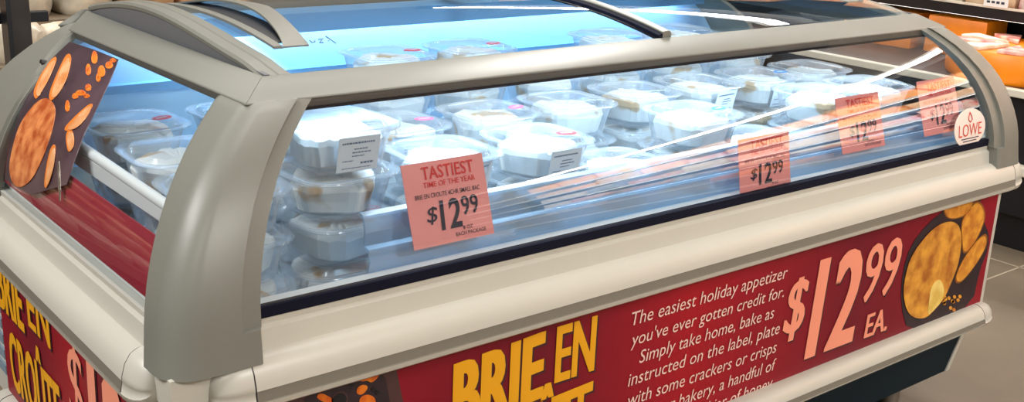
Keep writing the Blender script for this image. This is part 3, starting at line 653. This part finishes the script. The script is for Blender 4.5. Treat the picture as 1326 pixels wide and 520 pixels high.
def tub(x, y, z, rz, lab, label_rot=None, dot=None, dot_at=(0.038, -0.03)):
    root = bpy.data.objects.new('deli_tub', None); C.objects.link(root); root.location = (x, y, z); root.rotation_euler = (0, 0, rz)
    tag(root, lab, 'food container', 'clear tubs of brie stacked in the freezer')
    child(ME_TUB, 'tub_body', root); child(ME_LID, 'lid', root); child(ME_BRIE, 'wrapped_brie', root, rz=random.uniform(0, 6.28))
    if label_rot is not None: child(ME_LABEL, 'label', root, rz=label_rot)['label'] = 'printed white paper label'
    if dot: child(ME_DOT[dot], 'sticker', root, (dot_at[0], dot_at[1], 0), random.uniform(-0.3, 0.3))['label'] = dot + ' oval sticker'
    return root
# (x, y, layers, {layer: (label rotation, sticker)})
FRONT = [(0.156, 0.187, 3, {}), (0.326, 0.185, 4, {3: (0.0, 'pink'), 1: (None, 'red'), 0: (None, 'red')}), (0.520, 0.190, 3, {2: (0.30, None)}), (0.712, 0.185, 3, {2: (0.05, 'red')}), (0.915, 0.185, 2, {1: (None, None)}),
         (1.095, 0.190, 3, {2: (1.2, 'blue')}), (1.285, 0.185, 2, {}), (1.470, 0.185, 3, {2: (0.5, None)}), (1.655, 0.190, 3, {2: (None, None)})]
MID = [(0.175, 0.385, 3, {}), (0.360, 0.375, 3, {2: (None, 'red')}), (0.560, 0.380, 3, {2: (-0.3, 'pink')}), (0.755, 0.375, 3, {2: (0.1, 'pink')}), (0.945, 0.370, 3, {2: (None, None)}), (1.135, 0.385, 3, {2: (None, None)}),
       (1.325, 0.380, 3, {2: (0.1, None)}), (1.510, 0.375, 3, {2: (0.0, 'blue')}), (1.700, 0.380, 3, {2: (0.2, None)})]
REAR = [(0.185, 0.590, 3, {2: (None, 'red')}), (0.375, 0.585, 3, {2: (None, None)}), (0.700, 0.620, 4, {3: (None, 'red')}), (0.885, 0.615, 4, {3: (None, 'red')}), (1.075, 0.60, 3, {}), (1.265, 0.600, 4, {3: (0.2, None)}), (1.470, 0.590, 4, {3: (0.3, None)}), (1.680, 0.60, 3, {2: (None, None)})]
for row, rn in ((FRONT, 'front'), (MID, 'middle'), (REAR, 'rear')):
    for i, (x, y, n, spec) in enumerate(row):
        for k in range(n):
            lr, dt = spec.get(k, (None, None)); top = k == n - 1
            extra = ' with printed label' if lr is not None else ''
            extra2 = (' and ' if extra else ' with ') + dt + ' sticker' if dt else ''
            tub(x + random.uniform(-0.004, 0.004), y + random.uniform(-0.003, 0.003), DECK + k * TH, random.uniform(-0.07, 0.07),
                'clear brie tub%s%s, %s in %s stack, %s row' % (extra, extra2, LV[n][k], ORD[i], rn), lr, dt)

# ------------------------------------------------------------------ cheese island across the right aisle
ISX = 3.10
IS = empty('cheese_island', (ISX + 0.5, -0.6, 0), 'black low cheese display island with pale ledge across the aisle', 'display case')
Y0, Y1 = -3.4, 2.6
b = MB(); b.box((ISX + 0.06, Y0, 0), (ISX + 1.0, Y1, 0.12)); b.box((ISX + 0.03, Y0, 0.12), (ISX + 1.0, Y1, 0.52)); b.build('base', M['black'], IS, bevel=0.004)
b = MB(); b.box((ISX + 0.0, Y0, 0.265), (ISX + 0.04, Y1, 0.300)); b.build('bumper_strip', M['ledge'], IS, bevel=0.006)
b = MB(); b.box((ISX + 0.035, Y0, 0.520), (ISX + 1.0, Y1, 0.545)); b.build('deck', mat('deck_dark_wood', rgb(70, 46, 34), 0.5, noise=0.4, scale=10), IS)
b = MB(); b.box((ISX + 0.0, Y0, 0.520), (ISX + 0.035, Y1, 0.545)); b.build('deck_ledge', M['ledge'], IS, bevel=0.003)
b = MB(); b.box((ISX + 0.70, Y0, 0.545), (ISX + 0.74, Y1, 0.74)); b.build('back_board', M['black'], IS)
b = MB(); b.box((ISX + 0.30, Y0, 0.728), (ISX + 1.0, Y1, 0.748)); b.box((ISX + 0.29, Y0, 0.722), (ISX + 0.30, Y1, 0.765)); b.build('upper_shelf', M['black'], IS, bevel=0.002)
b = MB(); b.box((ISX + 0.32, Y0, 0.718), (ISX + 0.36, Y1, 0.7275)); b.build('added_shelf_strip', M['added_shelf_strip'], IS, label='added glowing strip under the black shelf')  # glowing strip added to brighten the cheese below
b = MB(); b.box((ISX + 0.285, Y0, 0.760), (ISX + 0.30, Y1, 0.767)); b.build('shelf_lip', M['ledge'], IS)
def wheel(x, y, z, r, h, lab):
    bb = MB(); n = 40; rings = []
    for zz, s in ((0, 0.965), (0.012, 0.995), (h * 0.5, 1.0), (h - 0.012, 0.995), (h, 0.965), (h, 0.02)): rings.append([(r * s * math.cos(2 * math.pi * k / n), r * s * math.sin(2 * math.pi * k / n), zz) for k in range(n)])
    bb.rings(rings); o = bb.build('cheese_round', M['cheddar'], smooth=35); o.location = (x, y, z); return tag(o, lab, 'cheese')
wheel(ISX + 0.26, 0.72, 0.5452, 0.24, 0.100, 'big round orange cheese wheel on the pale deck, packages on top')
wheel(ISX + 0.32, -0.75, 0.5452, 0.27, 0.105, 'orange cheese wheel mirrored in the right of the front glass')
wheel(ISX + 0.32, -1.9, 0.5452, 0.27, 0.105, 'orange cheese wheel farthest down the aisle, seen only as reflection')
def block(x, y, z, sx, sy, sz, lab, m, nm='cheese_block', rz=0.0, cat='cheese', grp=None):
    bb = MB(); bb.box((-sx / 2, -sy / 2, 0), (sx / 2, sy / 2, sz), 0.004); o = bb.build(nm, m, bevel=0.006, smooth=40); o.location = (x, y, z); o.rotation_euler = (0, 0, rz); return tag(o, lab, cat, grp)
block(ISX + 0.52, 1.075, 0.5452, 0.16, 0.25, 0.142, 'orange cheese block under the black shelf, nearest the freezer top', M['cheddar'])
block(ISX + 0.50, 1.40, 0.5452, 0.20, 0.30, 0.135, 'orange cheese block farther back under the black shelf', M['cheddar'], rz=0.1)
pk = [mat('wrapper_red_white', rgb(196, 90, 84), 0.4, col2=rgb(236, 214, 200), scale=22), mat('wrapper_cream', rgb(226, 196, 160), 0.5, col2=rgb(190, 130, 90), scale=16), mat('wrapper_blue', rgb(70, 96, 140), 0.45, col2=rgb(180, 190, 205), scale=14),
      mat('wrapper_orange', rgb(240, 140, 50), 0.45, col2=rgb(244, 186, 120), scale=14), mat('wrapper_brown', rgb(120, 74, 48), 0.5, col2=rgb(176, 120, 80), scale=18), mat('wrapper_dark', rgb(34, 38, 56), 0.5, col2=rgb(80, 70, 80), scale=12), mat('wrapper_white', rgb(230, 222, 208), 0.5, col2=rgb(200, 180, 150), scale=20)]
def wedge(x, y, z, r, a, h, m, lab, rz, grp):
    bb = MB(); poly = [(0, 0)] + [(r * math.cos(t), r * math.sin(t)) for t in lin_(-a / 2, a / 2, 7)]
    bb.rings([[(p[0], p[1], 0) for p in poly], [(p[0], p[1], h) for p in poly]]); o = bb.build('wrapped_wedge', m, bevel=0.003, smooth=30); o.location = (x, y, z); o.rotation_euler = (0, 0, rz); return tag(o, lab, 'cheese', grp)
for k in range(9):
    a = k * 2 * math.pi / 9
    wedge(ISX + 0.26 + 0.05 * math.cos(a), 0.72 + 0.05 * math.sin(a), 0.6455, 0.175, 0.55, 0.014, pk[0] if k % 2 else pk[6], 'red and white wrapped cheese wedge fanned out on top of the orange wheel', a, 'wedges on the cheese wheel')
# boxes along the upper shelf, and small price cards on its lip
y = -3.2; i = 0
while y < 2.4:
    w = random.uniform(0.13, 0.22); h = random.uniform(0.05, 0.12); m = pk[(i * 3 + 1) % 7 if i % 3 else 1]
    cn = {0: 'red and white', 1: 'cream', 2: 'blue', 3: 'orange', 4: 'brown', 5: 'dark', 6: 'white'}[pk.index(m)]
    vis = 0.35 < y < 1.4
    o = block(ISX + 0.45, y + w / 2, 0.7482, 0.22, w - 0.012, h, (cn + ' boxed snack on the black shelf, number %s in the visible row' % ORD[i % 10]) if False else cn + ' boxed crackers lined up on the black shelf above the cheese', m, 'cracker_box', 0, 'food package', 'boxes on the black shelf')
    y += w; i += 1
for k in range(22):
    yy = -2.6 + k * 0.23
    bb = MB(); bb.box((0, -0.045, 0), (0.002, 0.045, 0.032)); bb.m = 1
    for q in range(4): bb.box((-0.0006, -0.032 + q * 0.018, 0.012), (0, -0.020 + q * 0.018, 0.020))
    o = bb.build('shelf_price_card', [M['white'], M['ink']]); o.location = (ISX + 0.2825, yy, 0.766); o.rotation_euler = (0, 0, 0)
    tag(o, 'small white price card standing on the lip of the black shelf', 'price tag', 'price cards on the black shelf')

# ------------------------------------------------------------------ tall wall case beyond the aisle, with its long canopy lamp
MD = empty('multideck_case', (5.3, -0.5, 0), 'tall dark open multideck case whose shelves streak the glass with reflections', 'display case')
b = MB(); b.box((5.70, -6.5, 0), (5.80, 6.5, 2.6)); b.build('back_panel', M['black'], MD)
b = MB(); b.box((4.95, -6.5, 0), (5.70, 6.5, 0.30)); b.build('base', M['black'], MD, bevel=0.005)
b = MB(); b.box((4.85, -6.5, 2.50), (5.70, 6.5, 2.62)); b.box((4.85, -6.5, 2.40), (4.88, 6.5, 2.50)); b.build('canopy', M['black'], MD)
SHELF = (0.30, 0.72, 1.12, 1.50, 1.86)
for z in SHELF[1:]:
    b = MB(); b.box((5.05, -6.5, z - 0.02), (5.70, 6.5, z)); b.build('shelf', M['steel'], MD)
    b = MB(); b.box((5.035, -6.5, z - 0.03), (5.05, 6.5, z + 0.015)); b.build('price_rail', M['white'], MD)
    b = MB(); b.box((5.055, -5.0, z - 0.036), (5.08, 6.3, z - 0.0205)); b.build('added_shelf_strip', M['added_shelf_strip'], MD, label='added glowing strip under the shelf')  # strips added to brighten the cartons and streak the glass
b = MB(); b.box((4.68, -4.9, 2.470), (4.76, 6.0, 2.50)); lm = b.build('canopy_lamp', M['lamp'], MD, label='long glowing lamp tube')
b = MB(); b.box((4.68, -6.3, 2.50), (4.87, 6.0, 2.53)); b.build('lamp_bracket', M['white'], MD)
COLN = ['red and white', 'cream', 'blue', 'orange', 'brown', 'dark', 'white']
PAL = [(2, 6, 5, 0), (6, 2, 0, 6), (0, 6, 2, 6), (3, 1, 3, 0), (3, 1, 3, 3)]
SN = ['lowest', 'second', 'third', 'fourth', 'top']
for s, z in enumerate(SHELF):
    y = -5.6; i = 0
    while y < 5.6:
        w = random.uniform(0.32, 0.6); ci = random.choice(PAL[s]); h = random.uniform(0.16, 0.29)
        if s == 4: h = random.uniform(0.25, 0.42)
        block(5.28, y + w / 2, z + 0.0003, 0.36, w - 0.03, h, '%s carton on the %s shelf of the tall wall case' % (COLN[ci], SN[s]), pk[ci], 'food_carton', 0, 'food package', 'cartons on the %s wall case shelf' % SN[s])
        y += w; i += 1

# ------------------------------------------------------------------ bakery table and rack behind the freezer
BT = empty('bakery_stand', (0.8, 1.9, 0), 'stepped dark bakery stand behind the freezer, loaded with bagged loaves', 'display stand')
wood = mat('stand_wood', rgb(120, 104, 84), 0.5, noise=0.3, scale=8, stretch=(1, 8, 1))
TIER = [(1.50, 1.78, 0.40), (1.78, 2.06, 0.50), (2.06, 2.34, 0.60), (2.34, 2.80, 0.68)]
for y0_, y1_, z_ in TIER:
    b = MB(); b.box((-1.2, y0_, z_ - 0.03), (3.0, y1_, z_)); b.build('step', wood, BT, bevel=0.003)
    b = MB(); b.box((-1.2, y0_, z_ - 0.10), (3.0, y0_ + 0.012, z_ - 0.03)); b.build('riser', M['steel'], BT)
for x in (-1.17, 2.97):
    b = MB(); b.prism([(1.5, 0), (2.8, 0), (2.8, 0.65), (1.5, 0.37)], 0, x - 0.03, x + 0.03); b.build('side_panel', M['black'], BT)
BAG = [pk[1], pk[6], pk[4], mat('bag_grey_clear', rgb(150, 142, 128), 0.3, col2=rgb(196, 186, 166), scale=14), mat('bag_tan', rgb(176, 146, 110), 0.35, col2=rgb(128, 100, 74), scale=12), pk[3]]
BN = ['cream', 'white', 'brown', 'grey', 'tan', 'orange']
for r_, (y0_, y1_, z_) in enumerate(TIER):
    x = -1.1
    while x < 2.8:
        w = random.uniform(0.12, 0.22) if x < 1.6 else random.uniform(0.08, 0.13); ci = random.choice((0, 1, 2, 3, 3, 4, 4, 5) if x < 1.6 else (0, 1, 1, 5, 0)); dh = random.uniform(0.75, 1.25)
        bb = MB(); rings = []
        for zz, s_ in ((0, 0.9), (0.02, 1.0), (0.06, 1.0), (0.085, 0.8), (0.095, 0.4)):
            rings.append([((w / 2 - 0.004) * s_ * math.copysign(abs(math.cos(a)) ** 0.6, math.cos(a)), 0.115 * s_ * math.copysign(abs(math.sin(a)) ** 0.6, math.sin(a)), zz * dh + (random.uniform(0, 0.012) if zz else 0)) for a in lin_(0, 2 * math.pi * 15 / 16, 16)])
        bb.rings(rings); o = bb.build('bread_bag', BAG[ci], smooth=40); o.location = (x + w / 2, y0_ + 0.145, z_ + 0.0003)
        tag(o, '%s bagged loaf on the %s step of the bakery stand' % (BN[ci], ['lowest', 'second', 'third', 'top'][r_]), 'bread', 'bagged loaves on the bakery stand'); x += w
RK = empty('steel_rack', (0.3, 1.42, 0), 'dark steel rack post with black crossbars behind the freezer corner', 'rack')
pa, pb = hit(10, 40, 1, 1.42), hit(38, 40, 1, 1.42)
b = MB(); b.box((pa.x, 1.40, 0), (pb.x, 1.44, 2.0)); b.build('post', mat('dark_steel', rgb(74, 66, 62), 0.35, 0.6, noise=0.4, scale=6), RK, bevel=0.003)
b = MB(); b.box((pa.x - 0.006, 1.395, 0), (pa.x + 0.004, 1.442, 2.0)); b.build('post_edge', M['black'], RK)
zb = hit(30, 22, 1, 1.45).z
b = MB(); b.box((-0.9, 1.442, zb - 0.012), (hit(62, 22, 1, 1.45).x, 1.46, zb + 0.012)); b.build('crossbar', M['black'], RK, bevel=0.002)
b = MB(); b.box((-0.9, 1.38, 0.0), (pb.x, 1.46, 0.03)); b.build('foot_bar', M['black'], RK, bevel=0.002)
